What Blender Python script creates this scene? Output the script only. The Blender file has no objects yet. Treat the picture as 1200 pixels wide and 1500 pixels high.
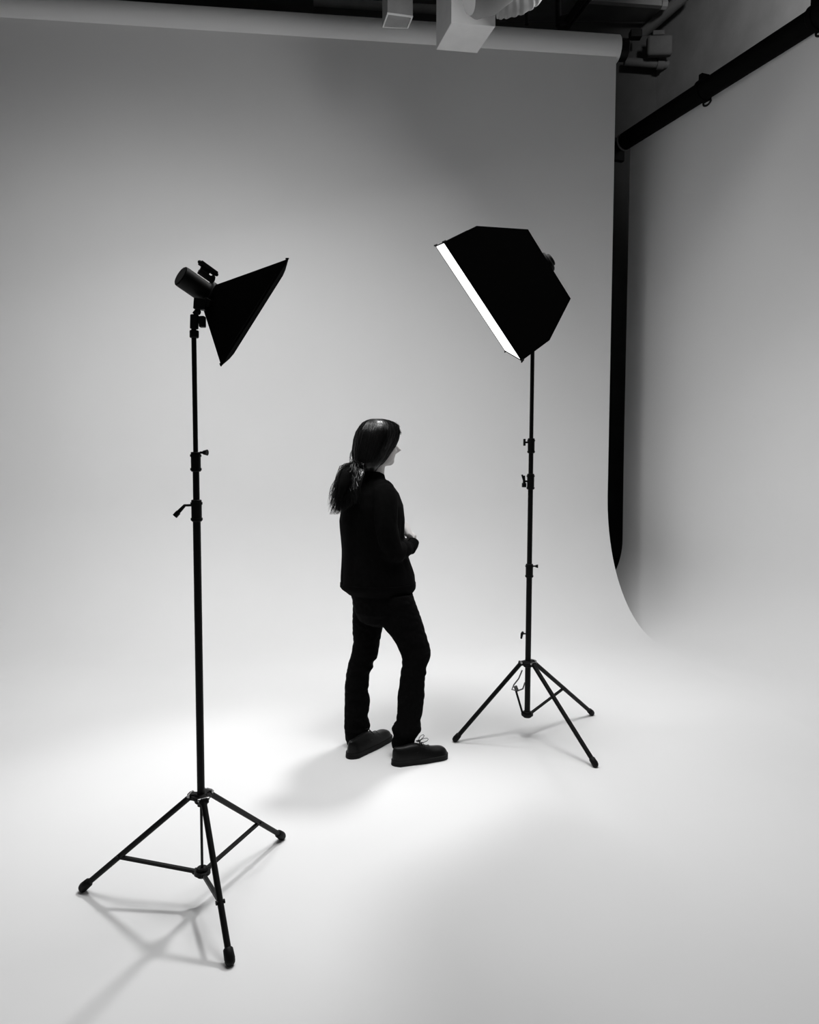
import bpy, bmesh, math, random
from mathutils import Vector, Matrix, Quaternion, noise

# ------------------------------------------------------------------ camera
F_PX, PITCH, CAM_H = 1080.0, math.radians(4.2), 1.5
sc = bpy.context.scene
C = sc.collection
cd = bpy.data.cameras.new('camera'); cam = bpy.data.objects.new('camera', cd); C.objects.link(cam)
cd.sensor_fit = 'HORIZONTAL'; cd.sensor_width = 36.0; cd.lens = 36.0 * F_PX / 1200.0
cam.location = (0, 0, CAM_H); cam.rotation_euler = (math.pi/2 - PITCH, 0, 0)
sc.camera = cam
# ------------------------------------------------------------------ world, lights, exposure
w = bpy.data.worlds.new('world'); sc.world = w; w.use_nodes = True
w.node_tree.nodes['Background'].inputs[0].default_value = (1, 1, 1, 1)
w.node_tree.nodes['Background'].inputs[1].default_value = 0.0
vs = sc.view_settings
sc.display_settings.display_device = 'sRGB'
vs.view_transform = 'Standard'; vs.look = 'None'; vs.gamma = 1.0; vs.use_curve_mapping = False
vs.exposure = 0.0
SOFTBOX_STRENGTH = 1.3

def area(name, loc, direction, sx, sy, power, spread=180):
    l = bpy.data.lights.new(name, 'AREA'); l.shape = 'RECTANGLE'; l.size = sx; l.size_y = sy
    l.energy = power; l.spread = math.radians(spread); l.color = (1, 1, 1)
    o = bpy.data.objects.new(name, l); C.objects.link(o); o.location = loc
    o.rotation_euler = Vector(direction).to_track_quat('-Z', 'Y').to_euler()
    return o
def spot(name, loc, aim, deg, radius, power):
    l = bpy.data.lights.new(name, 'SPOT'); l.energy = power; l.spot_size = math.radians(deg); l.spot_blend = 1.0
    l.shadow_soft_size = radius
    o = bpy.data.objects.new(name, l); C.objects.link(o); o.location = loc
    o.rotation_euler = (Vector(aim)-Vector(loc)).to_track_quat('-Z', 'Y').to_euler()
    return o
# added lights, unseen outside the frame, strengths fitted together to set the tones
area('overhead_back_light', (1.2, 4.6, 5.2), (-.6, -.5, -.6), 1.8, 1.8, 52)
area('overhead_left_fill', (-1.5, 4.0, 5.2), (.3, -.5, -.8), 1.6, 1.6, 66)
area('overhead_fill', (.6, 3.0, 5.4), (0, .1, -1), 1.8, 1.8, 24, 120)
area('floor_fill', (.7, 3.3, 5.4), (.05, .2, -1), 1.4, 1.4, 20, 75)  # added to lift the floor right of the middle
area('backdrop_fill', (-1.2, 2.6, 4.6), (-.3, 1, -1.1), 1.4, 1.4, 30, 90)  # added fill aimed at the left part of the back paper
area('side_fill', (-2.4, 3.6, 4.6), (5.0, 1.6, -4.0), .8, .8, 6, 70)  # added to brighten the lower part of the right paper
spot('person_shadow_spot', (.35, 5.45, 5.2), (-.72, 2.85, 0), 34, .24, 600)  # added to throw the person's shadow and brighten the floor around it

# added fill, out of frame, to brighten the upper right wall and ceiling
area('wall_fill', (3.6, 4.6, 6.9), (.62, 1, -.02), .5, .5, 80, 80)

# ------------------------------------------------------------------ pixel helpers (where a point of the photo stands in the room)
def ray(x, y):
    u = (x-600.0)/F_PX; v = -(y-750.0)/F_PX
    return Vector((u, math.cos(PITCH)+v*math.sin(PITCH), v*math.cos(PITCH)-math.sin(PITCH)))
def at(x, y, Y):
    r = ray(x, y); return Vector((0, 0, CAM_H)) + r*(Y/r.y)
def ground(x, y, z=0.0):
    r = ray(x, y); return Vector((0, 0, CAM_H)) + r*((z-CAM_H)/r.z)
def V(*a): return Vector(a)

# ------------------------------------------------------------------ materials
def mat(name, col, rough=0.6, spec=0.3, metal=0.0, noise_amt=0.0, noise_scale=8.0, bump=0.0, bump_scale=200.0, sheen=0.0, trans=0.0):
    m = bpy.data.materials.new(name); m.use_nodes = True
    nt = m.node_tree; b = nt.nodes['Principled BSDF']
    c = (col, col, col, 1) if not isinstance(col, tuple) else (*col, 1)
    b.inputs['Base Color'].default_value = c
    b.inputs['Roughness'].default_value = rough
    b.inputs['Specular IOR Level'].default_value = spec
    b.inputs['Metallic'].default_value = metal
    if sheen: b.inputs['Sheen Weight'].default_value = sheen
    tc = nt.nodes.new('ShaderNodeTexCoord')
    if noise_amt > 0:
        n = nt.nodes.new('ShaderNodeTexNoise'); n.inputs['Scale'].default_value = noise_scale; n.inputs['Detail'].default_value = 5
        nt.links.new(tc.outputs['Object'], n.inputs['Vector'])
        r = nt.nodes.new('ShaderNodeMapRange'); r.inputs[1].default_value = .3; r.inputs[2].default_value = .7
        r.inputs[3].default_value = 1-noise_amt; r.inputs[4].default_value = 1+noise_amt
        nt.links.new(n.outputs['Fac'], r.inputs[0])
        mx = nt.nodes.new('ShaderNodeVectorMath'); mx.operation = 'SCALE'; mx.inputs[0].default_value = c[:3]
        nt.links.new(r.outputs[0], mx.inputs['Scale']); nt.links.new(mx.outputs[0], b.inputs['Base Color'])
    if bump > 0:
        n2 = nt.nodes.new('ShaderNodeTexNoise'); n2.inputs['Scale'].default_value = bump_scale; n2.inputs['Detail'].default_value = 3
        nt.links.new(tc.outputs['Object'], n2.inputs['Vector'])
        bp = nt.nodes.new('ShaderNodeBump'); bp.inputs['Strength'].default_value = bump; bp.inputs['Distance'].default_value = .002
        nt.links.new(n2.outputs['Fac'], bp.inputs['Height']); nt.links.new(bp.outputs[0], b.inputs['Normal'])
    return m
def emis(name, s):
    m = bpy.data.materials.new(name); m.use_nodes = True; nt = m.node_tree
    b = nt.nodes['Principled BSDF']; b.inputs['Base Color'].default_value = (.9, .9, .9, 1)
    b.inputs['Emission Color'].default_value = (1, 1, 1, 1)
    b.inputs['Emission Strength'].default_value = s
    return m
M = dict(
    paper=mat('backdrop_paper', .80, .85, .15, noise_amt=.012, noise_scale=1.3),
    wall=mat('dark_wall', .22, .9, .1, noise_amt=.1, noise_scale=3),
    rear=mat('rear_wall', .085, .9, .1, noise_amt=.1, noise_scale=3), rearpipe=mat('rear_wall_fittings', .13, .7, .2, noise_amt=.08),
    ceil=mat('dark_ceiling', .16, .9, .1, noise_amt=.1, noise_scale=3),
    conc=mat('dark_floor', .006, .8, .2, noise_amt=.2, noise_scale=5),
    metal=mat('black_metal', .004, .5, .15, bump=.1),
    plast=mat('black_plastic', .004, .55, .15, bump=.1),
    tubeblack=mat('black_tube', .0025, .8, .06),
    chrome=mat('bolt_steel', .35, .3, .5, metal=1.0),
    fabric=mat('softbox_fabric', .0025, .9, .04, bump=.3, bump_scale=500),
    jacket=mat('jacket_fabric', .0030, .95, .05, noise_amt=.2, noise_scale=40, bump=.4, bump_scale=600),
    jeans=mat('trouser_fabric', .0030, .95, .05, noise_amt=.2, noise_scale=60, bump=.4, bump_scale=700),
    leather=mat('shoe_leather', .0035, .40, .20, bump=.2, bump_scale=250),
    sole=mat('shoe_sole', .006, .7, .2),
    lace=mat('shoe_lace', .012, .8, .2),
    skin=mat('skin', (.60, .58, .57), .55, .35, noise_amt=.04, noise_scale=30),
    hair=mat('hair', .005, .30, .38),
    hairbase=mat('hair_underside', .003, .9, .05), eye=mat('eye', .4, .2, .5), iris=mat('iris', .02, .2, .5), lip=mat('lips', .3, .5, .3),
    duct=mat('painted_duct', .74, .6, .3, noise_amt=.05, noise_scale=6),
    ductdark=mat('duct_inside', .28, .7, .2, noise_amt=.1, noise_scale=9),
    flex=mat('flexible_duct', .24, .6, .3, noise_amt=.05, noise_scale=10),
    pipe=mat('painted_pipe', .34, .6, .3, noise_amt=.05),
    truss=mat('dark_steel', .012, .6, .3),
    lit=emis('lit_diffuser', SOFTBOX_STRENGTH),
    dif=mat('unlit_diffuser', .02, .9, .05),
)
# ------------------------------------------------------------------ builders
def tag(o, label=None, cat=None, group=None, kind=None):
    for k, v in (('label', label), ('category', cat), ('group', group), ('kind', kind)):
        if v: o[k] = v
    return o
def empty(name, loc, label, cat, group=None):
    o = bpy.data.objects.new(name, None); C.objects.link(o); o.location = loc; o.empty_display_size = .1
    return tag(o, label, cat, group)
class MB:
    def __init__(s): s.bm = bmesh.new()
    def face(s, vs):
        try: return s.bm.faces.new(vs)
        except ValueError: return None
    def rings(s, rings, cap0=True, cap1=True, closed=True):
        R = [[s.bm.verts.new(p) for p in r] for r in rings]; n = len(R[0])
        for a, b in zip(R, R[1:]):
            for i in range(n if closed else n-1):
                s.face((a[i], a[(i+1) % n], b[(i+1) % n], b[i]))
        if cap0: s.face(R[0][::-1])
        if cap1: s.face(R[-1])
        s.R = R
        return s
    def tube(s, pts, rad, n=12, cap=True):
        pts = [Vector(p) for p in pts]
        if not hasattr(rad, '__len__'): rad = [rad]*len(pts)
        rings = []; ref = None
        for i, p in enumerate(pts):
            d = (pts[min(i+1, len(pts)-1)]-pts[max(i-1, 0)]).normalized()
            if ref is None:
                ref = d.orthogonal().normalized()
            ref = (ref - d*ref.dot(d)).normalized()
            q = d.cross(ref)
            rings.append([p + (ref*math.cos(2*math.pi*k/n)+q*math.sin(2*math.pi*k/n))*rad[i] for k in range(n)])
        s.rings(rings, cap, cap); return s
    def cyl(s, a, b, r, n=20, r2=None, bevel=0.0):
        a = Vector(a); b = Vector(b); r2 = r if r2 is None else r2
        d = (b-a).normalized()
        if bevel:
            s.tube([a, a+d*bevel, b-d*bevel, b], [r-bevel, r, r2, r2-bevel], n)
        else: s.tube([a, b], [r, r2], n)
        return s
    def box(s, c, ex, ey, ez, sx, sy, sz):
        c = Vector(c); ex = Vector(ex).normalized()*sx/2; ey = Vector(ey).normalized()*sy/2; ez = Vector(ez).normalized()*sz/2
        s.rings([[c-ex-ey+ez*k, c+ex-ey+ez*k, c+ex+ey+ez*k, c-ex+ey+ez*k] for k in (-1, 1)]); return s
    def hexa(s, q0, q1):
        s.rings([q0, q1]); return s
    def ball(s, c, rx, ry=None, rz=None, nu=20, nv=12, rot=None):
        ry = rx if ry is None else ry; rz = rx if rz is None else rz; c = Vector(c)
        rings = []
        for j in range(1, nv):
            th = math.pi*j/nv
            r = [Vector((rx*math.sin(th)*math.cos(2*math.pi*i/nu), ry*math.sin(th)*math.sin(2*math.pi*i/nu), -rz*math.cos(th))) for i in range(nu)]
            if rot: r = [rot @ p for p in r]
            rings.append([c+p for p in r])
        R = s.rings(rings, False, False).R
        p0 = V(0, 0, -rz); p1 = V(0, 0, rz)
        if rot: p0 = rot @ p0; p1 = rot @ p1
        a = s.bm.verts.new(c+p0); b = s.bm.verts.new(c+p1)
        for i in range(nu):
            s.face((a, R[0][(i+1) % nu], R[0][i])); s.face((b, R[-1][i], R[-1][(i+1) % nu]))
        return s
    def mesh(s, name):
        bmesh.ops.recalc_face_normals(s.bm, faces=s.bm.faces[:])
        me = bpy.data.meshes.new(name); s.bm.to_mesh(me); s.bm.free(); return me
    def build(s, name, m, parent=None, smooth=True, bevel=0.0, solid=0.0, subd=0):
        me = s.mesh(name); me.materials.append(m)
        o = bpy.data.objects.new(name, me); C.objects.link(o)
        if parent is not None:
            o.parent = parent; o.matrix_parent_inverse = Matrix()
            inv = wmat(parent).inverted(); me.transform(inv)
        if smooth:
            for p in me.polygons: p.use_smooth = True
            me.set_sharp_from_angle(angle=math.radians(40))
        if solid:
            md = o.modifiers.new('solid', 'SOLIDIFY'); md.thickness = solid; md.offset = 0
        if bevel:
            md = o.modifiers.new('bevel', 'BEVEL'); md.width = bevel; md.segments = 2; md.limit_method = 'ANGLE'
        if subd:
            md = o.modifiers.new('sub', 'SUBSURF'); md.levels = subd; md.render_levels = subd
        return o
def wmat(o):
    m = Matrix.Translation(o.location)
    return (wmat(o.parent) @ m) if o.parent else m
def remesh(mb, name, m, parent, voxel, smooth=4, wrinkle=0.0, freq=10.0, zscale=1.0, decimate=0):
    """join the overlapping solids of mb into one continuous surface"""
    me = mb.mesh(name); o = bpy.data.objects.new(name, me); C.objects.link(o)
    r = o.modifiers.new('r', 'REMESH'); r.mode = 'VOXEL'; r.voxel_size = voxel
    if smooth:
        sm = o.modifiers.new('s', 'SMOOTH'); sm.factor = .5; sm.iterations = smooth
    dg = bpy.context.evaluated_depsgraph_get()
    me2 = bpy.data.meshes.new_from_object(o.evaluated_get(dg))
    bpy.data.objects.remove(o); bpy.data.meshes.remove(me)
    me2.name = name; me2.materials.clear(); me2.materials.append(m)
    if wrinkle:
        me2.update()
        ns = [v.normal.copy() for v in me2.vertices]
        for v, n in zip(me2.vertices, ns):
            p = Vector((v.co.x*freq, v.co.y*freq, v.co.z*freq*zscale))
            v.co += n*(abs(noise.noise(p))*2-.6)*wrinkle
    o = bpy.data.objects.new(name, me2); C.objects.link(o)
    if parent is not None:
        o.parent = parent; me2.transform(wmat(parent).inverted())
    for p in me2.polygons: p.use_smooth = True
    return o

# ================================================================== SETTING
YB = 11.0; CEIL = 7.7; XL = -5.0; YF = -2.5
# right wall runs parallel to the right backdrop
cor = V(.322*YB, YB, 0); rd = V(.375, -1, 0)   # far right corner
cnr = cor + rd*(YB-YF)
floor = MB().hexa([V(XL, YF, -.06), V(cnr.x+.2, YF, -.06), V(cor.x+.2, YB, -.06), V(XL, YB, -.06)],
                  [V(XL, YF, -.01), V(cnr.x+.2, YF, -.01), V(cor.x+.2, YB, -.01), V(XL, YB, -.01)]).build('floor', M['conc'], smooth=False); tag(floor, kind='structure')
ceil = MB().hexa([V(XL, YF, CEIL), V(cnr.x+.2, YF, CEIL), V(cor.x+.2, YB, CEIL), V(XL, YB, CEIL)],
                 [V(XL, YF, CEIL+.1), V(cnr.x+.2, YF, CEIL+.1), V(cor.x+.2, YB, CEIL+.1), V(XL, YB, CEIL+.1)]).build('ceiling', M['ceil'], smooth=False); tag(ceil, kind='structure')
def wall(name, a, b, n, m='wall'):
    t = Vector(n)*.1
    o = MB().hexa([a, b, b+t, a+t], [a+V(0, 0, CEIL), b+V(0, 0, CEIL), b+t+V(0, 0, CEIL), a+t+V(0, 0, CEIL)]).build(name, M[m], smooth=False)
    return tag(o, kind='structure')
wall('wall_back', V(XL, YB, 0), V(cor.x, YB, 0), (0, 1, 0), 'rear')
wall('wall_left', V(XL, YF, 0), V(XL, YB, 0), (-1, 0, 0))
wall('wall_front', V(XL, YF, 0), V(cnr.x, YF, 0), (0, -1, 0))
wall('wall_right', cnr, cor, V(1, .375, 0).normalized())

# ================================================================== BACKDROPS
def sheet(name, base, along, out, length, top, R, floor_len, z0, parent, roll_off=0.0, wav=0.0):
    """paper hanging down and sweeping on to the floor; base = foot of the hanging plane at the start"""
    along = Vector(along).normalized(); out = Vector(out).normalized()
    prof = [(0, top-(top-R)*i/12) for i in range(12)]
    prof += [(R-R*math.cos(t), z0+R-R*math.sin(t)) for t in [math.pi/2*k/24 for k in range(25)]]
    prof += [(R+floor_len*i/12, z0) for i in range(1, 13)]
    mb = MB(); n = 40; rows = []
    for i in range(n+1):
        p = Vector(base)+along*length*i/n
        row = []
        for d, z in prof:
            k = wav*math.sin(i*.37+1.0)*max(0, min(1, (z-.1)/1.5))*.5
            row.append(p+out*(d+k)+V(0, 0, z))
        rows.append(row)
    loops = []
    for row in rows:
        back = []
        for j in range(len(row)):
            d = (row[min(j+1, len(row)-1)]-row[max(j-1, 0)]).normalized()
            back.append(row[j]-d.cross(along).normalized()*(.0006 if d.cross(along).dot(out+V(0, 0, 1)) > 0 else -.0006))
        loops.append(row+back[::-1])
    mb.rings(loops)
    return mb.build(name, M['paper'], parent)
# --- back backdrop
ZB = 7.0
ra = at(903, 81, ZB)              # lower right end of the roll
bdir = V(-1, -.115, 0).normalized()       # along the roll to the left (comes nearer)
bout = V(.115, -1, 0).normalized()
L = 6.6
rr = .118
bb = empty('paper_backdrop', (ra.x, ra.y, 0), 'wide pale paper backdrop behind the person, rolled at its top and swept on to the floor', 'backdrop', 'studio paper backdrops')
sheet('paper_sheet', V(ra.x, ra.y, 0), bdir, bout, L, ra.z+.06, 1.15, 6.6, .0012, bb)
# sheet leaves the roll at the front: roll axis sits rr behind the sheet plane
axc = V(ra.x, ra.y, 0) - bout*rr*.55 + V(0, 0, ra.z+.085)
e0 = axc - bdir*.035
MB().cyl(e0, axc+bdir*L, rr, 48, bevel=.004).build('paper_roll', M['paper'], bb)
MB().cyl(e0-bdir*.085, e0+bdir*.05, rr*.80, 32, bevel=.006).build('roll_holder', M['plast'], bb)
MB().box(e0-bdir*.045-bout*.45, bdir, bout, (0, 0, 1), .05, .9, .06).build('hanger', M['truss'], bb, bevel=.004)
# --- right backdrop
YR = 7.6
fa = at(925, 214, YR)
rdir = V(.375, -1, 0).normalized()
rout = V(-1, -.375, 0).normalized()
L2 = 4.6
rb = empty('paper_backdrop', (fa.x, fa.y, 0), 'pale paper backdrop on the right hanging from a black roll tube and turned towards the room', 'backdrop', 'studio paper backdrops')
sheet('paper_sheet', V(fa.x, fa.y, 0), rdir, rout, L2, fa.z+.08, .65, 2.4, .0003, rb, wav=.03)
r2 = .082
ax2 = V(fa.x, fa.y, fa.z+.05) + rout*.055
MB().cyl(ax2-rdir*.03, ax2+rdir*L2, r2, 40, bevel=.004).build('roll_tube', M['tubeblack'], rb)
# pale rim at the far end of the tube
MB().cyl(ax2-rdir*.045, ax2-rdir*.028, r2+.008, 40, bevel=.003).build('roll_rim', mat('tube_rim', .16, .6, .3), rb)
h = MB().cyl(ax2-rdir*.22, ax2-rdir*.045, r2*.72, 24, bevel=.006)
h.box(ax2-rdir*.17+V(0, 0, -.03), rdir, rout, (0, 0, 1), .05, .17, .22); h.build('roll_holder', M['plast'], rb, bevel=.006)
for s, px in ((None, 1022), (None, 1178)):
    u = (px-600)/F_PX
    t = (u*fa.y-fa.x)/(rdir.x-u*rdir.y)
    c = ax2+rdir*t
    m = MB(); m.cyl(c-rdir*.022, c+rdir*.022, r2+.014, 32, bevel=.004)
    m.box(c+V(0, 0, r2+.02), rdir, rout, (0, 0, 1), .04, .08, .06)
    k = m.build('clip', M['tubeblack'], rb)
    pts = [c+V(0, 0, -r2)+rout*(.0+.045*math.sin(a)) + V(0, 0, -.035+.035*math.cos(a)) for a in [math.pi*1.15*j/10 for j in range(11)]]
    pts = [c+V(0, 0, -r2-.005)]+[c+V(0, 0, -r2-.03)+rdir*(.045-.045*math.cos(a)) + V(0, 0, -.028*math.sin(a)) for a in [math.pi*j/10 for j in range(11)]]
    MB().tube(pts, .0085, 8).build('hook', M['plast'], k)

# ================================================================== CEILING SERVICES
def prism_duct(pn, pf, h, top, label, name='air_duct', inside=False):
    """pn, pf: (left,right) pixels of the near and far lower edges"""
    def g(p): return ground(p[0], p[1], h)
    a, b, c, d = g(pn[0]), g(pn[1]), g(pf[1]), g(pf[0])
    up = V(0, 0, top-h)
    e = empty(name, (a+b+c+d)/4, label, 'duct')
    MB().hexa([a, b, c, d], [a+up, b+up, c+up, d+up]).build('casing', M['duct' if not inside else 'ductdark'], e, smooth=False, bevel=.004)
    if inside:
        m = MB(); q = [a, b, c, d]; cen = (a+b+c+d)/4
        for i in range(4):
            p0, p1 = q[i], q[(i+1) % 4]
            i0, i1 = p0.lerp(cen, .09), p1.lerp(cen, .09)
            dz = V(0, 0, -.012)
            m.hexa([p0, p1, i1, i0], [p0+dz, p1+dz, i1+dz, i0+dz])
        m.build('rim', M['duct'], e, smooth=False)
    return e
prism_duct(((661, 34), (726, 39)), ((639, 73), (699, 78)), 4.75, 6.6, 'pale square air duct hanging in front of the backdrop roll, with a flat closed underside')
prism_duct(((567.5, 18), (605, 23)), ((560, 38.5), (598, 39.5)), 4.9, 6.7, 'small grey square duct with a light rim, left of the larger duct', inside=True)
# flexible round duct in front of the big duct
c0 = at(702, -6, 4.6)
e = empty('flexible_duct', c0, 'pale round flexible duct bending over the large square duct', 'duct')
Yd = 4.75
pts = [at(690, 2, Yd-.25), at(700, -2, Yd-.18), at(725, -12, Yd-.05), at(750, -18, Yd+.15), at(762, -40, Yd+.3)]
MB().tube([at(686, -4, Yd-.26), at(695, -6, Yd-.25), at(712, -12, Yd-.22), at(735, -30, Yd-.2), at(760, -60, Yd-.2), at(790, -120, Yd-.2)], [.09, .118, .128, .128, .128, .128], 28).build('smooth_section', M['flex'], e)
arc = [at(728, 5, 5.2), at(745, 3, 5.2), at(765, -3, 5.2), at(780, -14, 5.2), at(790, -32, 5.2), at(793, -60, 5.2), at(793, -110, 5.2)]
fine = []
for i in range(len(arc)-1):
    for k in range(8): fine.append(arc[i].lerp(arc[i+1], k/8))
rads = [.088+(.007 if (i//2) % 2 else 0) for i in range(len(fine))]
MB().tube(fine, rads, 28).build('pleated_section', M['flex'], e)
# steel cross bars in the dark above the roll
def bar(p0, p1, r, label, name='steel_bar', m='truss', cat='bar', n=10, par=None, group=None):
    mid = (Vector(p0)+Vector(p1))/2
    mb = MB().tube([p0, p1], r, n)
    o = mb.build(name, M[m]); tag(o, label, cat, group); return o
bar(at(460, 2, 8.2), at(680, 17, 8.2), .045, 'grey horizontal rail high behind the roll, seen on both sides of the small duct', 'ceiling_rail', 'pipe', 'rail')
t = empty('ceiling_truss', at(828, 30, 7.6), 'black steel bracing with a knuckle joint hanging above the backdrop roll', 'truss')
MB().box(at(828, 33, 7.6), (1, 0, .2), (0, 1, 0), (0, 0, 1), .13, .1, .10).build('joint', M['truss'], t, bevel=.01)
MB().tube([at(818, 38, 7.6), at(818, -60, 7.6)], .028, 10).build('rod', M['truss'], t)
MB().tube([at(828, 36, 7.6), at(862, -12, 7.2), at(900, -70, 6.8)], .035, 10).build('brace', M['truss'], t)
MB().tube([at(834, 38, 7.6), at(872, -12, 7.2), at(912, -70, 6.8)], .02, 10).build('brace', M['truss'], t)
MB().tube([at(772, 36, 7.7), at(772, -60, 7.7)], .02, 10).build('rod', M['truss'], t)
# light fitting bar and pipes by the corner
def ceilpt(x, y, h=CEIL-.12): return ground(x, y, h)
f = empty('ceiling_batten', ceilpt(920, 3), 'slim pale strip fitting under the ceiling near the top edge above the backdrop roll', 'fitting')
MB().tube([ceilpt(862, -1), ceilpt(975, 7)], .05, 4).build('strip', M['pipe'], f, smooth=False)
MB().tube([ceilpt(968, 6.5), ceilpt(976, 7.2)], .065, 8).build('end_cap', M['pipe'], f)
pa = empty('conduit', ceilpt(930, 62), 'grey conduit pipe running diagonally up from the corner behind the roll end', 'pipe')
MB().tube([ceilpt(929, 60), ceilpt(1010, -12)], .075, 16).build('pipe', M['pipe'], pa)
MB().cyl(ceilpt(928, 62), ceilpt(936, 53), .1, 16).build('coupling', M['pipe'], pa)
MB().box(at(931, 51, YB-.35), (1, 0, 0), (0, 1, 0), (0, 0, 1), .16, .12, .10).build('bracket', M['truss'], pa, bevel=.01)
jb = empty('junction_box', at(966, 68, 10.6), 'dim square junction box mounted in the corner between the two backdrops', 'box')
MB().box(at(966, 68, 10.6), (1, -.05, 0), (.05, 1, 0), (0, 0, 1), .34, .12, .26).build('case', M['rearpipe'], jb, bevel=.03)
MB().box(at(964, 50, 10.6), (1, -.05, 0), (.05, 1, 0), (0, 0, 1), .16, .10, .06).build('bracket', M['rearpipe'], jb, bevel=.008)
wp = empty('wall_pipe', at(1000, 96, 10.8), 'dim horizontal pipe on the rear wall below the junction box', 'pipe')
MB().tube([at(915, 90, 10.8), at(1070, 102, 10.8)], .055, 16).build('pipe', M['rearpipe'], wp)
MB().tube([at(962, 93.6, 10.8), at(972, 94.4, 10.8)], .075, 16).build('collar', M['rearpipe'], wp)

# ================================================================== LIGHT STANDS
def unit(a, b): return (Vector(b)-Vector(a)).normalized()
def make_stand(label, base, top, feet, collar_z, hub_z, brace_f, pole_r, segs, joints, braces=(0, 1, 2), leg_r=.0098, group='light stands'):
    base = Vector(base); top = Vector(top); d = (top-base)
    def P(z): return base+d*((z-base.z)/d.z)
    st = empty('light_stand', base, label, 'light stand', group)
    for (z0, z1, r) in segs:
        MB().cyl(P(z0), P(z1), r, 20).build('pole', M['metal'], st)
    for j in joints:
        z0, z1, r = j['z0'], j['z1'], j['r']
        mb = MB().cyl(P(z0), P(z1), r, 24, bevel=.002); mb.cyl(P(z0+.004), P(z0+.012), r+.0025, 24); mb.cyl(P(z1-.016), P(z1-.008), r+.0025, 24)
        c = mb.build('clamp', M['plast'], st)
        for kn in j.get('knobs', []):
            side, zz, kind = kn; s = V(side, -.25, 0).normalized(); p = P(zz)
            if kind == 'knob':
                MB().cyl(p+s*r, p+s*(r+.014), .004, 10).cyl(p+s*(r+.012), p+s*(r+.026), .0065, 14, r2=.010).build('knob', M['plast'], c)
            elif kind == 'lever':
                a = p+s*(r+.02); MB().tube([p+s*(r-.002), p+s*(r+.012), a, a+s*.028+V(0, 0, -.03)], [.004, .004, .005, .0075], 10).cyl(a+s*.02+V(0, 0, -.022), a+s*.032+V(0, 0, -.035), .0085, 10).build('lever', M['plast'], c)
            elif kind == 'tee':
                MB().cyl(p+s*r, p+s*(r+.018), .005, 10).box(p+s*(r+.02), s, s.cross(V(0, 0, 1)), (0, 0, 1), .010, .012, .036).build('knob', M['plast'], c, bevel=.002)
            elif kind == 'wing':
                a = p+s*(r+.018)
                MB().cyl(p+s*r, a, .005, 10).tube([a+V(0, 0, .030), a+V(0, 0, -.012)], [.005, .008], 10).tube([a+V(0, 0, -.005), a+s*.012+V(0, 0, .035)], [.004, .005], 8).box(a+V(0, 0, -.02), s, s.cross(V(0, 0, 1)), (0, 0, 1), .02, .014, .022).build('wing_knob', M['plast'], c)
    # collar with three lugs
    pc = P(collar_z)
    mb = MB().cyl(pc-V(0, 0, .02), pc+V(0, 0, .012), pole_r+.010, 24, bevel=.003).cyl(pc-V(0, 0, .004), pc+V(0, 0, .007), pole_r+.021, 24, bevel=.002)
    collar = mb.build('collar', M['plast'], st)
    ph = P(hub_z)
    hub = MB().cyl(ph-V(0, 0, .016), ph+V(0, 0, .016), pole_r+.008, 24, bevel=.003).cyl(ph-V(0, 0, .006), ph+V(0, 0, .006), pole_r+.016, 24).build('hub', M['plast'], st)
    for i, ft in enumerate(feet):
        ft = Vector(ft); h = (ft-base); h.z = 0; h.normalize()
        s = h.cross(V(0, 0, 1))
        top_l = pc+h*(pole_r+.024); end = ft+V(0, 0, .016)
        lug = MB().box(pc+h*(pole_r+.020), h, s, (0, 0, 1), .026, .024, .022).cyl(pc+h*(pole_r+.026)-s*.016, pc+h*(pole_r+.026)+s*.016, .009, 12).build('lug', M['plast'], collar, bevel=.002)
        MB().cyl(pc+h*(pole_r+.026)-s*.0185+V(0, 0, .006), pc+h*(pole_r+.026)+s*.0185+V(0, 0, .006), .0055, 10).build('bolt', M['chrome'], collar)
        ld = unit(top_l, end)
        leg = MB().cyl(top_l, end, leg_r, 14).build('leg', M['metal'], st)
        mb = MB().tube([end-ld*.034, end-ld*.03, end-ld*.004, end+V(0, 0, -.004)], [.0115, .015, .0165, .0135], 16)
        mb.ball(end-V(0, 0, .001), .0158, nu=16, nv=10)
        mb.build('rubber_foot', M['plast'], leg)
        if i in braces:
            jp = top_l.lerp(end, brace_f)
            b0 = ph+h*(pole_r+.014)
            b = unit(b0, jp)
            bm_ = MB().box((b0+jp)/2, b, s, b.cross(s), (jp-b0).length, .012, .0105).cyl(jp-s*.014, jp+s*.014, .007, 10).cyl(b0-s*.010, b0+s*.010, .0075, 10)
            bm_.build('brace', M['metal'], st)
    return st, P, collar

# --- left stand
LB = ground(297, 1322)
LT = at(284, 490, LB.y)
lf = [ground(122, 1306), ground(413, 1230), ground(337, 1414)]
lz = lambda y: at(290, y, LB.y).z
lr = 5.4/F_PX*LB.y
lst, LP, _ = make_stand('tall black tripod stand on the left holding the unlit black lamp head', LB, LT, lf, lz(1167), lz(1277), .66, .0115,
    [(lz(1270), lz(1180), .0045), (lz(1180), lz(755), .0125), (lz(760), lz(680), .0105), (lz(690), lz(480), .0078)],
    [dict(z0=lz(764), z1=lz(732), r=.0165, knobs=[(-1, lz(740), 'lever')]),
     dict(z0=lz(691), z1=lz(662), r=.0155, knobs=[(1, lz(663), 'knob')])])
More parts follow.
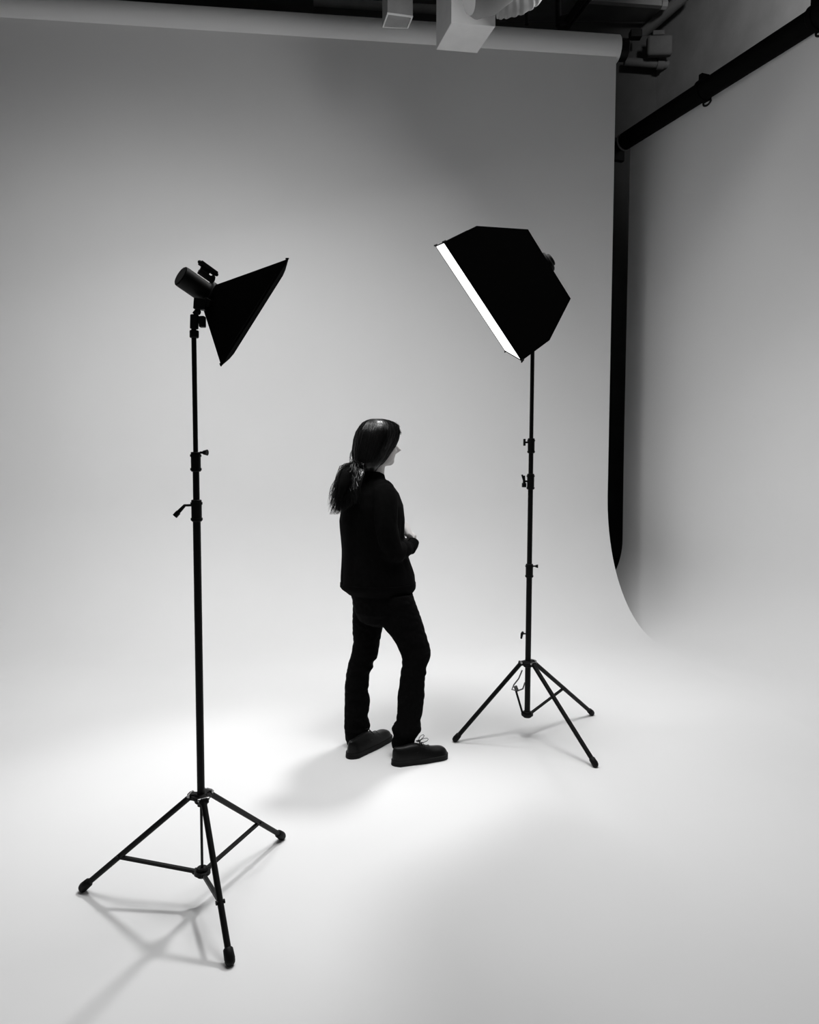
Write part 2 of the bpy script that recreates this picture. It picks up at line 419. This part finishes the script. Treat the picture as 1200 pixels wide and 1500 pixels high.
# --- right stand
RB = ground(772, 1080)
RT = at(780.5, 500, RB.y)
rf = [ground(667, 1087), ground(872, 1124), ground(867, 1048)]
rz = lambda y: at(776, y, RB.y).z
k = RB.y/F_PX
rst, RP, rcol = make_stand('black tripod stand on the right holding the glowing softbox', RB, RT, rf, rz(971), rz(1046), .50, .0155,
    [(rz(1048), rz(840), 4.2*k), (rz(845), rz(700), 3.7*k), (rz(705), rz(655), 3.4*k), (rz(660), rz(452), 2.9*k)],
    [dict(z0=rz(846), z1=rz(826), r=5.4*k, knobs=[(1, rz(829), 'knob')]),
     dict(z0=rz(717), z1=rz(694), r=5.2*k, knobs=[(-1, rz(705), 'wing')]),
     dict(z0=rz(664), z1=rz(642), r=5.0*k, knobs=[(-1, rz(648), 'tee')])], braces=(2,), leg_r=.0116)
q = RP(rz(1046))
MB().tube([q+V(-.024, 0, 0), at(756, 1012, RB.y+.03)], .0058, 10).cyl(q+V(-.024, -.01, 0), q+V(-.024, .01, 0), .008, 10).build('brace', M['metal'], rst)
MB().box(at(756, 1008, RB.y+.03), (1, 0, .4), (0, 1, 0), (-.4, 0, 1), .020, .014, .026).build('brace_bracket', mat('scuffed_grey_metal', .10, .45, .4), rst, bevel=.003)
# small wing bolt low on the lower tube
p = RP(rz(928)); s = V(-1, -.2, 0).normalized()
MB().cyl(p, p+s*.032, .004, 10).tube([p+s*.03+V(0, 0, .012), p+s*.036, p+s*.04+V(0, 0, -.026)], [.006, .008, .005], 10).build('wing_bolt', M['plast'], rst)
# loose grey strap and cable loop hanging beside the pole
q0 = at(764, 985, RB.y+.05); q1 = at(755, 1005, RB.y+.05)
cb = MB().tube([at(765, 982, RB.y+.03), at(760, 994, RB.y+.05), at(753, 1003, RB.y+.05), at(750, 1010, RB.y+.05), at(758, 1012, RB.y+.04), at(766, 1009, RB.y+.02), at(769, 1000, RB.y+.01)], .004, 8)
o = cb.build('cable', mat('grey_cable', .12, .5, .3)); tag(o, 'thin grey cable looped beside the lower tube of the right stand', 'cable')

# ================================================================== SOFTBOXES
def ring_rect(c, t, s, hl, hs, bow=0.0, n=6):
    """rectangle ring with half sizes hl along t, hs along s"""
    pts = []
    cs = [(-1, -1), (1, -1), (1, 1), (-1, 1)]
    for i in range(4):
        a, b = cs[i], cs[(i+1) % 4]
        for k in range(n):
            f = k/n
            u = a[0]+(b[0]-a[0])*f; v = a[1]+(b[1]-a[1])*f
            q = 1-4*(f-.5)**2
            if i % 2 == 0: v += v*bow*q
            else: u += u*bow*q
            pts.append(c+t*hl*u+s*hs*v)
    return pts
# right, lit
n = V(-.8117, .1014, -.5751).normalized()
t_ = V(.5821, .2198, -.7828); t_ = (t_-n*t_.dot(n)).normalized(); s_ = n.cross(t_).normalized()
if s_.y < 0: s_ = -s_
SC = V(.3397, 3.7602, 2.2829)
HL, HS = .330, .2333
C1 = at(743, 416, 3.74); C2 = at(797, 388, 3.71)
sb = empty('softbox', SC, 'large black fabric softbox glowing white at its open face, tilted down on the right stand', 'softbox')
mb = MB()
rings = [ring_rect(SC+n*.003, t_, s_, HL, HS), ring_rect(SC, t_, s_, HL, HS), ring_rect(C1, t_, s_, .317, HS*.80, -.02), ring_rect(C2, t_, s_, .192, .12, -.02)]
mb.rings(rings, cap0=False, cap1=True)
mb.build('fabric_shell', M['fabric'], sb, smooth=False, solid=.003)
MB().rings([ring_rect(SC+n*.001, t_, s_, HL*.985, HS*.975), ring_rect(SC-n*.004, t_, s_, HL*.985, HS*.975)]).build('diffuser', M['lit'], sb, smooth=False)
for a, b in ((-1, -1), (1, -1), (1, 1), (-1, 1)):
    c = SC+t_*HL*a+s_*HS*b
    MB().tube([c-n*.01, c+(t_*a+s_*b)*.003+n*.002, c+(t_*a+s_*b)*.006+n*.007], [.005, .005, .003], 8).build('rod_tip', M['plast'], sb)
rcn = C2-n*.002
MB().cyl(rcn+n*.01, rcn-n*.030, .052, 28, bevel=.006).cyl(rcn-n*.02, rcn-n*.045, .032, 20, bevel=.004).build('speed_ring', M['plast'], sb)
ptop = RP(rz(452))
hd = MB().tube([rcn-n*.03, rcn-n*.03+V(-.02, .10, 0), V(ptop.x, ptop.y, rcn.z-.02), V(ptop.x, ptop.y, ptop.z-.03)], .014, 12)
hd.cyl(ptop-V(0, 0, .02), ptop+V(0, 0, .07), .02, 16, bevel=.003)
hd.build('tilt_bracket', M['plast'], sb)

# left, unlit
n = V(.8089, .2552, -.5297).normalized()
t_ = V(-.5573, .0459, -.829); t_ = (t_-n*t_.dot(n)).normalized(); s_ = n.cross(t_).normalized()
if s_.y < 0: s_ = -s_
HL = .192; HS = .192
SC2 = V(-.5102, 2.4811, 1.9772)
sl = empty('softbox', SC2, 'small unlit black softbox tilted down on the left stand', 'softbox')
apex = at(308, 434, 2.45)
mb = MB()
mb.rings([ring_rect(SC2+n*.008, t_, s_, HL*.84, HS*.84), ring_rect(SC2, t_, s_, HL, HS, -.03), ring_rect(SC2.lerp(apex, .5), t_, s_, HL*.60, HS*.60, -.02),
          ring_rect(apex, t_, s_, .040, .040)], cap0=False, cap1=True)
mb.build('fabric_shell', M['fabric'], sl, smooth=False, solid=.003)
MB().rings([ring_rect(SC2-n*.004, t_, s_, HL*.95, HS*.95), ring_rect(SC2-n*.008, t_, s_, HL*.95, HS*.95)]).build('diffuser', M['dif'], sl, smooth=False)
for a, b in ((-1, -1), (1, -1), (1, 1), (-1, 1)):
    c = SC2+t_*HL*a+s_*HS*b
    MB().tube([c-n*.006-(t_*a+s_*b)*.004, c+(t_*a+s_*b)*.001], [.0035, .0025], 8).build('rod_tip', M['plast'], sl)
# lamp head behind it
hb = at(264, 403.5, LB.y-.01); hf = apex+(apex-at(264, 403.5, LB.y-.01)).normalized()*.012
ax = (hf-hb).normalized()
lh = empty('lamp_head', hb, 'black cylindrical studio lamp head behind the small softbox on the left stand', 'lamp')
MB().tube([hb+ax*.004, hb, hb+ax*.003, hb+ax*.012, hb+ax*.15, hb+ax*.155], [.020, .030, .0335, .0345, .0345, .033], 32).build('housing', M['plast'], lh)
MB().cyl(hb+ax*.148, hf+ax*.004, .041, 32, bevel=.004).cyl(hf-ax*.03, hf, .046, 32, bevel=.003).build('mount_ring', M['plast'], lh)
upv = V(0, 0, 1); upv = (upv-ax*upv.dot(ax)).normalized(); sd = ax.cross(upv)
kb = at(305, 393, LB.y-.01)
mk = MB().box(kb, ax, sd, upv, .062, .022, .0125)
mk.ball(kb-ax*.031, .0065, .011, .0065).ball(kb+ax*.031, .0065, .011, .0065)
mk.box(kb-upv*.014-ax*.006, ax, sd, upv, .030, .014, .026)
mk.box(kb-upv*.026+ax*.005, ax, sd, upv, .055, .018, .014)
mk.cyl(kb-upv*.018+ax*.024-sd*.01, kb-upv*.018+ax*.024+sd*.01, .007, 12)
mk.build('top_handle', M['plast'], lh, bevel=.002)
# bracket down to the stand
tp = LP(lz(492))
y0 = LB.y
br = MB()
br.box(at(294, 446, y0), (1, 0, -.1), (0, 1, 0), (.1, 0, 1), .038, .03, .034)
br.box(at(304, 443, y0), (1, 0, -.5), (0, 1, 0), (.5, 0, 1), .022, .026, .022)
br.ball(at(289.5, 457, y0), .0105)
br.cyl(at(284.5, 482, y0), at(285, 461, y0), .0135, 20, bevel=.002)
br.cyl(at(285, 461, y0), at(289, 456, y0), .009, 14)
br.build('tilt_bracket', M['plast'], lh, bevel=.0015)
MB().cyl(at(287, 471, y0), at(296, 471, y0), .006, 12).box(at(296.5, 471.5, y0), (1, 0, 0), (0, 1, 0), (0, 0, 1), .019, .022, .035).build('clamp_knob', M['plast'], lh, bevel=.004)
MB().cyl(at(284.6, 495, y0), at(284.6, 484, y0), .0145, 20, bevel=.002).build('sleeve', M['plast'], lh)

# ================================================================== PERSON
PY = 3.80
pxm = F_PX/PY
FACE = math.radians(40)     # turned away from image-right
fwd = V(math.cos(FACE), math.sin(FACE), 0); rgt = V(math.sin(FACE), -math.cos(FACE), 0)
def stack(mb, rows, n=28, rot=0.0, pw=2.0):
    """rows: (y_px, x_left, x_right, Ydepth, depth_radius) -> horizontal rings"""
    rings = []
    for (y, xl, xr, Y, dr) in rows:
        c = at((xl+xr)/2, y, Y); hw = (xr-xl)/2/F_PX*Y
        r = []
        for k in range(n):
            a = 2*math.pi*k/n
            ca, sa = math.cos(a), math.sin(a)
            ca = math.copysign(abs(ca)**(2/pw), ca); sa = math.copysign(abs(sa)**(2/pw), sa)
            r.append(c+V(ca*hw, sa*dr, 0))
        rings.append(r)
    mb.rings(rings); return mb
def limb(mb, pts, rad, n=16, sub=6):
    """smooth tapered limb through the points (Catmull-Rom)"""
    P = [Vector(p) for p in pts]; out = []; rr_ = []
    for i in range(len(P)-1):
        p0 = P[max(i-1, 0)]; p1 = P[i]; p2 = P[i+1]; p3 = P[min(i+2, len(P)-1)]
        for k in range(sub):
            u = k/sub
            out.append(.5*((2*p1)+(p2-p0)*u+(2*p0-5*p1+4*p2-p3)*u*u+(3*p1-p0-3*p2+p3)*u**3))
            rr_.append(rad[i]+(rad[i+1]-rad[i])*u)
    out.append(P[-1]); rr_.append(rad[-1])
    mb.tube(out, rr_, n); mb.ball(out[0], rr_[0], nu=n, nv=8); mb.ball(out[-1], rr_[-1], nu=n, nv=8)
    return mb
# joints
hipL = at(537, 885, 3.90); hipR = at(572, 885, 3.76)
kneeL = at(531, 968, 3.83); kneeR = at(610, 962, 3.73)
ankL = at(522, 1082, 3.76); ankR = at(593, 1088, 3.615)
shR = at(563, 728, 3.74); shL = at(545, 722, 4.00)
elR = at(574, 808, 3.72); wrR = at(602, 800, 3.90)
elL = at(585, 800, 4.10); wrL = at(604, 790, 4.02)
neck = at(548, 700, 3.85); headc = at(556, 652, 3.86)
HF = math.radians(24)
hf_ = V(math.cos(HF), math.sin(HF), 0); hr_ = V(math.sin(HF), -math.cos(HF), 0)
# --- head + neck + hands + limbs as one continuous body
body = MB()
px = lambda v: v/F_PX*3.86
Mh = Matrix((hf_, -hr_, V(0, 0, 1))).transposed()      # columns: forward, left, up
def H(a, b, c): return headc + hf_*a - hr_*b + V(0, 0, c)    # forward, left, up (metres)
body.ball(H(-.012, 0, .022), .094, .073, .098, 28, 18, rot=Mh)
body.ball(H(.030, 0, -.030), .058, .058, .080, 24, 14, rot=Mh)
body.ball(H(.052, 0, -.082), .030, .030, .026, 16, 10, rot=Mh)   # chin
body.ball(H(.020, .028, -.062), .048, .026, .040, 16, 10, rot=Mh); body.ball(H(.020, -.028, -.062), .048, .026, .040, 16, 10, rot=Mh)
body.ball(H(.055, .030, -.020), .026, .024, .026, 14, 8, rot=Mh); body.ball(H(.055, -.030, -.020), .026, .024, .026, 14, 8, rot=Mh)
body.tube([H(.078, 0, .018), H(.092, 0, -.006), H(.115, 0, -.026), H(.094, 0, -.037)], [.007, .008, .0105, .008], 12)   # nose
body.ball(H(.088, .009, -.030), .008); body.ball(H(.088, -.009, -.030), .008)
body.tube([H(.068, -.034, .024), H(.080, -.014, .028), H(.082, 0, .024), H(.080, .014, .028), H(.068, .034, .024)], [.007, .009, .008, .009, .007], 10)
body.tube([H(.074, -.018, -.054), H(.084, 0, -.052), H(.074, .018, -.054)], [.004, .0065, .004], 10)
body.tube([H(.072, -.015, -.062), H(.081, 0, -.062), H(.072, .015, -.062)], [.004, .007, .004], 10)
for sg in (1, -1):
    body.ball(H(-.010, sg*.076, -.012), .016, .006, .030, 12, 8, rot=Mh)
body.tube([H(-.020, 0, -.045), neck-V(0, 0, -.01), neck-V(0, 0, .05)], [.052, .053, .065], 20)
# trunk and limbs under the clothes
limb(body, [at(545, 735, 3.86), at(546, 780, 3.86), at(548, 830, 3.84), at(552, 870, 3.83)], [.105, .10, .095, .11], 20)
limb(body, [hipL, kneeL, ankL], [.060, .042, .032]); limb(body, [hipR, kneeR, ankR], [.060, .042, .032])
limb(body, [at(552, 735, 3.86), shR, elR, wrR], [.05, .042, .034, .025]); limb(body, [at(552, 735, 3.86), shL, elL, wrL], [.05, .042, .034, .025])
# hands clasped in front of the waist
def hand(mb, wrist, d, up, side, curl, sg):
    """wrist, direction of the palm, back-of-hand normal, across direction"""
    d = Vector(d).normalized(); up = Vector(up); up = (up-d*up.dot(d)).normalized(); ac = d.cross(up)*sg
    palm = wrist+d*.045
    for o_ in (-.024, -.008, .008, .024):
        mb.tube([wrist+ac*o_*.6, wrist+d*.04+ac*o_, wrist+d*.085+ac*o_*1.1], [.013, .0135, .0105], 10)
    for i, (o_, ln) in enumerate(((-.027, .062), (-.009, .074), (.009, .078), (.027, .068))):
        p = wrist+d*.083+ac*o_*1.05; q = d.copy(); pts = [p]; rot = Quaternion(ac, curl*sg)
        for kk in range(3):
            p = p+q*ln/3; pts.append(p.copy()); q = rot @ q
        mb.tube(pts, [.0095, .0090, .0082, .0065], 10); mb.ball(pts[-1], .0065, nu=10, nv=6)
    th = [wrist+d*.02+ac*.022, wrist+d*.045+ac*.045-up*.008, wrist+d*.075+ac*.052-up*.018, wrist+d*.095+ac*.045-up*.024]
    mb.tube(th, [.013, .012, .0105, .0075], 10); mb.ball(th[-1], .0075, nu=10, nv=6)
hand(body, at(600, 786, 3.90), V(-.15, .35, .35), V(.7, -.2, .5), None, -.5, 1)
hand(body, at(606, 784, 3.99), V(-.55, -.55, .22), V(.35, -.25, .8), None, -.5, -1)
person = remesh(body, 'person', M['skin'], None, .0048, 3)
tag(person, 'person with a dark ponytail in black clothes standing between the two light stands, facing right', 'person')
# face details
for sg in (1, -1):
    MB().ball(H(.0665, sg*.030, .008), .0125, nu=16, nv=10).build('eye', M['eye'], person)
    MB().tube([H(.073, sg*.018, .034), H(.077, sg*.030, .038), H(.066, sg*.047, .034)], [.0025, .003, .0015], 8).build('eyebrow', M['hair'], person)
# --- jacket
jk = MB()
stack(jk, [ (694, 534, 562, 3.85, .060), (702, 527, 566, 3.85, .075), (710, 516, 575, 3.86, .105), (722, 507, 585, 3.86, .150), (740, 500, 592, 3.86, .172), (762, 497, 594, 3.86, .172),
            (785, 499.5, 593, 3.86, .165), (805, 500, 597, 3.86, .160), (825, 499, 602, 3.85, .160), (843, 498, 608, 3.84, .162), (855, 498, 609.5, 3.83, .162), (860, 499, 609.5, 3.83, .158)], 36, pw=2.15)
limb(jk, [at(556, 722, 3.80), shR, at(566, 770, 3.69), elR, at(590, 805, 3.80), at(600, 802, 3.88)], [.070, .070, .060, .056, .048, .036], 18)
limb(jk, [at(548, 722, 3.95), shL, at(572, 765, 4.06), elL, at(598, 797, 4.06)], [.068, .066, .056, .050, .036], 18)
for i in range(5):
    a = at(588+i*3.6, 805-i*.6, 3.79+i*.02)
    jk.ball(a, .014, .030, .046 - .002*i, 12, 8)
jacket = remesh(jk, 'jacket', M['jacket'], person, .0060, 4, wrinkle=.006, freq=11, zscale=.45)
# hem and collar, cuff
cl = MB()
stack(cl, [(689, 533, 560, 3.85, .062), (693, 531, 562.5, 3.85, .066), (699, 529, 564.5, 3.85, .070), (706, 526, 566, 3.85, .076)], 30)
cl.build('collar', M['jacket'], jacket, subd=1)
cf = MB().tube([at(599.5, 804, 3.86), at(604.5, 797, 3.895), at(606.5, 793, 3.91)], [.036, .033, .029], 18)
cf.build('cuff', M['jacket'], jacket)
hm = MB()
stack(hm, [(853, 497.7, 609.8, 3.83, .164), (858, 497.6, 610, 3.83, .164), (862, 500.5, 609.5, 3.83, .158), (865, 505, 607.5, 3.83, .150), (869, 510, 604, 3.83, .142)], 36, pw=2.15)
hm.build('hem_band', M['jacket'], jacket)
# --- trousers
tr = MB()
stack(tr, [(850, 508, 600, 3.83, .14), (866, 512, 604.5, 3.83, .14), (880, 516, 608, 3.83, .145), (895, 519, 611, 3.82, .14), (908, 526, 604, 3.82, .12), (914, 540, 592, 3.82, .09)], 32)
LLEG = [(866, 514, 570, 3.90, .09), (887, 516.5, 566, 3.89, .092), (910, 516, 562, 3.88, .088), (923, 516, 560.5, 3.87, .085), (935, 517, 558, 3.86, .082), (941, 517.3, 556.5, 3.86, .08), (948, 516, 555.5, 3.85, .08), (956, 514.5, 555, 3.84, .078), (963, 512.5, 553.5, 3.84, .077),
        (968, 511, 548, 3.83, .074), (972, 510, 547, 3.83, .074), (977, 509, 548, 3.82, .074), (981, 508, 545, 3.82, .072), (986, 507, 542, 3.82, .07), (1005, 505, 541, 3.80, .068), (1011, 505, 539.5, 3.80, .066),
        (1019, 504.5, 541.5, 3.79, .067), (1027, 504.3, 543, 3.79, .068), (1038, 504.2, 541.5, 3.78, .067), (1050, 504, 539, 3.77, .065), (1056, 503.8, 541.5, 3.77, .067), (1062, 503.5, 543, 3.77, .068), (1067, 503.8, 541.5, 3.76, .067), (1072, 504.5, 538.5, 3.76, .066), (1077, 505, 537.5, 3.76, .066), (1083, 506, 538, 3.75, .066), (1088, 508, 537, 3.75, .064)]
RLEG = [(870, 560, 605.5, 3.770, 0.090), (880, 560, 608.5, 3.760, 0.095), (896, 561, 614.5, 3.760, 0.094), (910, 560, 619, 3.750, 0.090), (920, 562, 622, 3.750, 0.088), (935, 575, 626.5, 3.740, 0.084), (945, 580.5, 630, 3.740, 0.080), (953, 584.5, 632, 3.730, 0.078),
        (960, 587, 631.5, 3.723, 0.076), (966, 588.5, 630, 3.718, 0.074), (971, 588, 628, 3.713, 0.073), (976, 589.2, 625.5, 3.708, 0.071), (981, 587.5, 624.8, 3.703, 0.071), (985, 586.6, 625.3, 3.699, 0.070), (990, 586, 623.6, 3.695, 0.068), (995, 585.5, 623, 3.690, 0.067),
        (1015, 582.6, 622.6, 3.671, 0.065), (1030, 581.5, 621.5, 3.656, 0.063), (1045, 581, 618.8, 3.642, 0.061), (1056, 580.6, 616.8, 3.631, 0.060), (1061, 576, 617.5, 3.627, 0.062), (1067, 573, 618, 3.621, 0.064), (1072, 574, 616.5, 3.616, 0.062), (1077.5, 576, 612, 3.615, 0.058),
        (1083, 574, 609, 3.615, 0.060), (1090, 573, 607.5, 3.615, 0.062), (1095, 574.5, 606, 3.615, 0.058)]
stack(tr, LLEG, 24); stack(tr, RLEG, 24)
trousers = remesh(tr, 'trousers', M['jeans'], person, .0044, 1, wrinkle=.0026, freq=22, zscale=1.4)
# --- shoes
def shoe(heel, toe, parent, loops=True):
    heel = Vector(heel); toe = Vector(toe); d = (toe-heel); L_ = d.length; d.normalize(); s = V(0, 0, 1).cross(d)
    def S(u, v, z): return heel+d*u*L_+s*v+V(0, 0, z)
    def outline(u):     # half width of a shoe, 0..1
        return .046*math.sqrt(max(0, min(1, u/.10)))*(.80+.0*u) if u < .1 else (.037+.012*math.sin(min(1, (u-.1)/.62)*math.pi/2*1.25)**2 if u < .86 else .047*math.sqrt(max(0.0, 1-((u-.86)/.14)**2))*.97)
    us = [0.0, .015, .04, .08, .14, .22, .32, .44, .56, .68, .78, .86, .92, .96, .985, 1.0]
    hs = [.056, .070, .076, .078, .078, .078, .084, .084, .070, .056, .051, .050, .045, .038, .029, .016]
    up = MB(); rings = []
    for u, hgt in zip(us, hs):
        w_ = max(outline(u), .006); r = []
        for k in range(20):
            a = math.pi*2*k/20; c_, s2 = math.cos(a), math.sin(a)
            zz = .022+ (hgt-.010)*max(0, s2)**.85 if s2 > 0 else .022
            r.append(S(u, w_*math.copysign(abs(c_)**.75, c_)*(1-.28*max(0, s2)*(hgt/.09)), zz))
        rings.append(r)
    up.rings(rings); sh = up.build('shoe', M['leather'], parent, subd=1)
    so = MB(); lo = []; hi = []; mid = []
    N = 40
    tt = [i/19 for i in range(20)]
    uu = [.5-.5*math.cos(math.pi*x) for x in tt]
    left = [(u, max(outline(u), .001)+.003) for u in uu]; rim_ = [(u, v) for u, v in left]+[(u, -v) for u, v in reversed(left)]
    def sx(u): return u*1.02-.01
    so.rings([[S(sx(u), v, 0.001) for u, v in rim_], [S(sx(u), v, .013) for u, v in rim_], [S(sx(u), v*1.03, .014) for u, v in rim_], [S(sx(u), v*1.03, .026) for u, v in rim_]])
    so.build('sole', M['sole'], sh)
    lc = MB()
    for i in range(4):
        u = .47+.055*i; z = .022+.082-.017*i
        lc.tube([S(u, -.026, z-.012), S(u+.01, 0, z+.002), S(u, .026, z-.012)], .0028, 6)
    for sg in ((1, -1) if loops else ()):
        pts = [S(.45, 0, .098)]
        for k in range(9):
            a = math.pi*2*k/8
            pts.append(S(.49+.13*(1-math.cos(a))/2, sg*(.006+.020*math.sin(a/2)), .100+.010*math.sin(a)+.014*math.sin(a/2)))
        lc.tube(pts, .0016, 6)
        lc.tube([S(.49, 0, .098), S(.53, sg*.018, .098), S(.56, sg*.036, .074)], .0015, 6)
    lc.build('lace', M['lace'], sh)
    # heel block and the seam where the toe meets the lacing panels
    hb_ = MB(); q = [(u, v) for u, v in rim_ if u < .30]
    hb_.rings([[S(sx(u)-.004, v*1.04, 0.0) for u, v in q], [S(sx(u)-.004, v*1.04, .013) for u, v in q]])
    hb_.build('heel', M['sole'], sh)
    se = MB(); se.tube([S(.40, v_, z_) for v_, z_ in ((-.040, .036), (-.036, .060))]+[S(.66, v_, z_) for v_, z_ in ((-.030, .062), (0, .0755), (.030, .062))]+[S(.40, v_, z_) for v_, z_ in ((.036, .060), (.040, .036))], .0014, 6)
    se.build('seam', M['leather'], sh)
    return sh
shoe(ground(511, 1112), ground(563, 1083)+V(.02, .02, 0), person, False)
shoe(ground(575, 1121), ground(654, 1108), person)
# --- hair
headring = [(613.6, 546, 559, 3.86, .018), (614.8, 541, 566, 3.86, .034), (616.6, 536, 572.5, 3.86, .054), (619.5, 532, 579, 3.86, .070), (624, 528, 584, 3.86, .086), (632, 523, 585.5, 3.86, .101), (640, 520, 584.5, 3.86, .107), (650, 518, 580.5, 3.86, .109), (660, 517, 575.5, 3.85, .105), (669, 517, 569.5, 3.84, .097), (677, 518.5, 562.5, 3.83, .086), (685, 523.5, 556, 3.82, .070)]
hr = MB()
stack(hr, [(r[0], r[1]+.6, r[2]-.6, r[3], r[4]-.002) for r in headring]+[(691, 531, 552, 3.82, .05)], 32)
hair = remesh(hr, 'hair', M['hair'], person, .005, 2)
# open the hair at the face: the fringe parts above the brows and falls to the sides
def face_gap(p):
    d = p-at(552, 645, 3.86); az = math.degrees(math.atan2(d.y, d.x)); zt = at(552, 633, 3.86).z
    a = max(0, min(1, (32-abs(az-31))/9)); b = max(0, min(1, (zt-p.z)/.012))
    return a*b
hm_ = wmat(person)
for v in hair.data.vertices:
    p = hm_ @ v.co; g = face_gap(p)
    if g > 0:
        c = at(552, 645, 3.86); d = V(p.x-c.x, p.y-c.y, 0)
        v.co -= d*(.45*g)
# strands laid over the head from the parting
random.seed(7)
st = MB()
def headpt(a, f, off):
    f = max(0, min(len(headring)-1.001, f)); i = int(f); u = f-i
    r0, r1 = headring[i], headring[i+1]
    y, xl, xr, Y, dr = [r0[k]*(1-u)+r1[k]*u for k in range(5)]
    c = at((xl+xr)/2, y, Y); hw = (xr-xl)/2/F_PX*Y
    return c+V(math.cos(a)*(hw+off), math.sin(a)*(dr+off), 0)
for i in range(620):
    a0 = random.uniform(0, 2*math.pi); off = random.uniform(.0005, .004)
    dr_ = random.uniform(-.25, .25); pts = []
    e_ = random.uniform(9.3, 10.8)
    for k in range(9):
        f = .15+e_*k/8
        # strands lean back towards the tie at the nape
        a = a0+dr_*k/8
        pts.append(headpt(a, f, off+.002*math.sin(k+i)))
    for q in range(1, len(pts)):
        if face_gap(pts[q]) > .35: pts = pts[:q]; break
    if len(pts) > 2: st.tube(pts, [.0009]*(len(pts)-1)+[.0004], 4, cap=False)
st.build('hair_strands', M['hair'], hair)['kind'] = 'stuff'
# ponytail
pt = MB()
root = at(523, 682, 3.76); 
limb(pt, [at(528, 676, 3.80), root, at(509, 694, 3.70), at(503, 712, 3.67), at(499, 730, 3.67)], [.018, .024, .030, .026, .010], 12); limb(pt, [at(530, 678, 3.80), at(524, 688, 3.74), at(519, 706, 3.70)], [.018, .022, .012], 12)
pony = pt.build('ponytail', M['hairbase'], hair)
ps = MB()
for i in range(1300):
    u = random.random()**.8; v = random.random()
    a = root+V(random.gauss(.004, .013), random.gauss(-.006, .014), random.gauss(0, .010))
    ex = 482+43*u; ey = 754-26*random.random()**1.6-max(0, ex-494)*.55-(random.random() < .2)*14
    e3 = at(ex+random.gauss(0, 1.5), ey, 3.655+.075*v)
    bow = .030*(1-u)+random.gauss(0, .007)
    m1 = a.lerp(e3, .30)+V(-bow, -.010+random.gauss(0, .011), .034*(1-.6*u)+random.gauss(0, .006))
    m2 = a.lerp(e3, .68)+V(-bow*.55+random.gauss(0, .006), -.008+random.gauss(0, .009), .012+random.gauss(0, .006))
    ps.tube([a, a.lerp(m1, .5)+V(-.004, 0, .008), m1, m1.lerp(m2, .5)+V(-.002, 0, .003), m2, m2.lerp(e3, .5)+V(random.gauss(0, .004), 0, random.gauss(0, .003)), e3], [.0015, .0015, .0014, .0013, .0011, .0008, .0004], 4, cap=False)
ps.build('loose_strands', M['hair'], pony)['kind'] = 'stuff'
MB().tube([root+V(.012, 0, .008), root+V(-.008, 0, -.004)], [.025, .026], 14).build('hair_tie', M['fabric'], pony)
fl = MB()
for i in range(14):
    b0 = headpt(math.pi+random.uniform(-.3, .3), random.uniform(7.5, 8.5), 0)
    fl.tube([b0, b0+V(-.012-.006*random.random(), 0, -.03), b0+V(-.014-.004*random.random(), 0, -.055), b0+V(-.004, 0, -.068)], .0006, 4, cap=False)
for i in range(30):
    a = random.uniform(-.9, 1.0); b0 = headpt(a, random.uniform(2.5, 5.5), 0)
    fl.tube([b0, b0+V(.007, 0, random.uniform(-.002, .008)), b0+V(.010, 0, random.uniform(-.016, -.004))], .0006, 4, cap=False)
fl.build('flyaway_hair', M['hair'], hair)['kind'] = 'stuff'
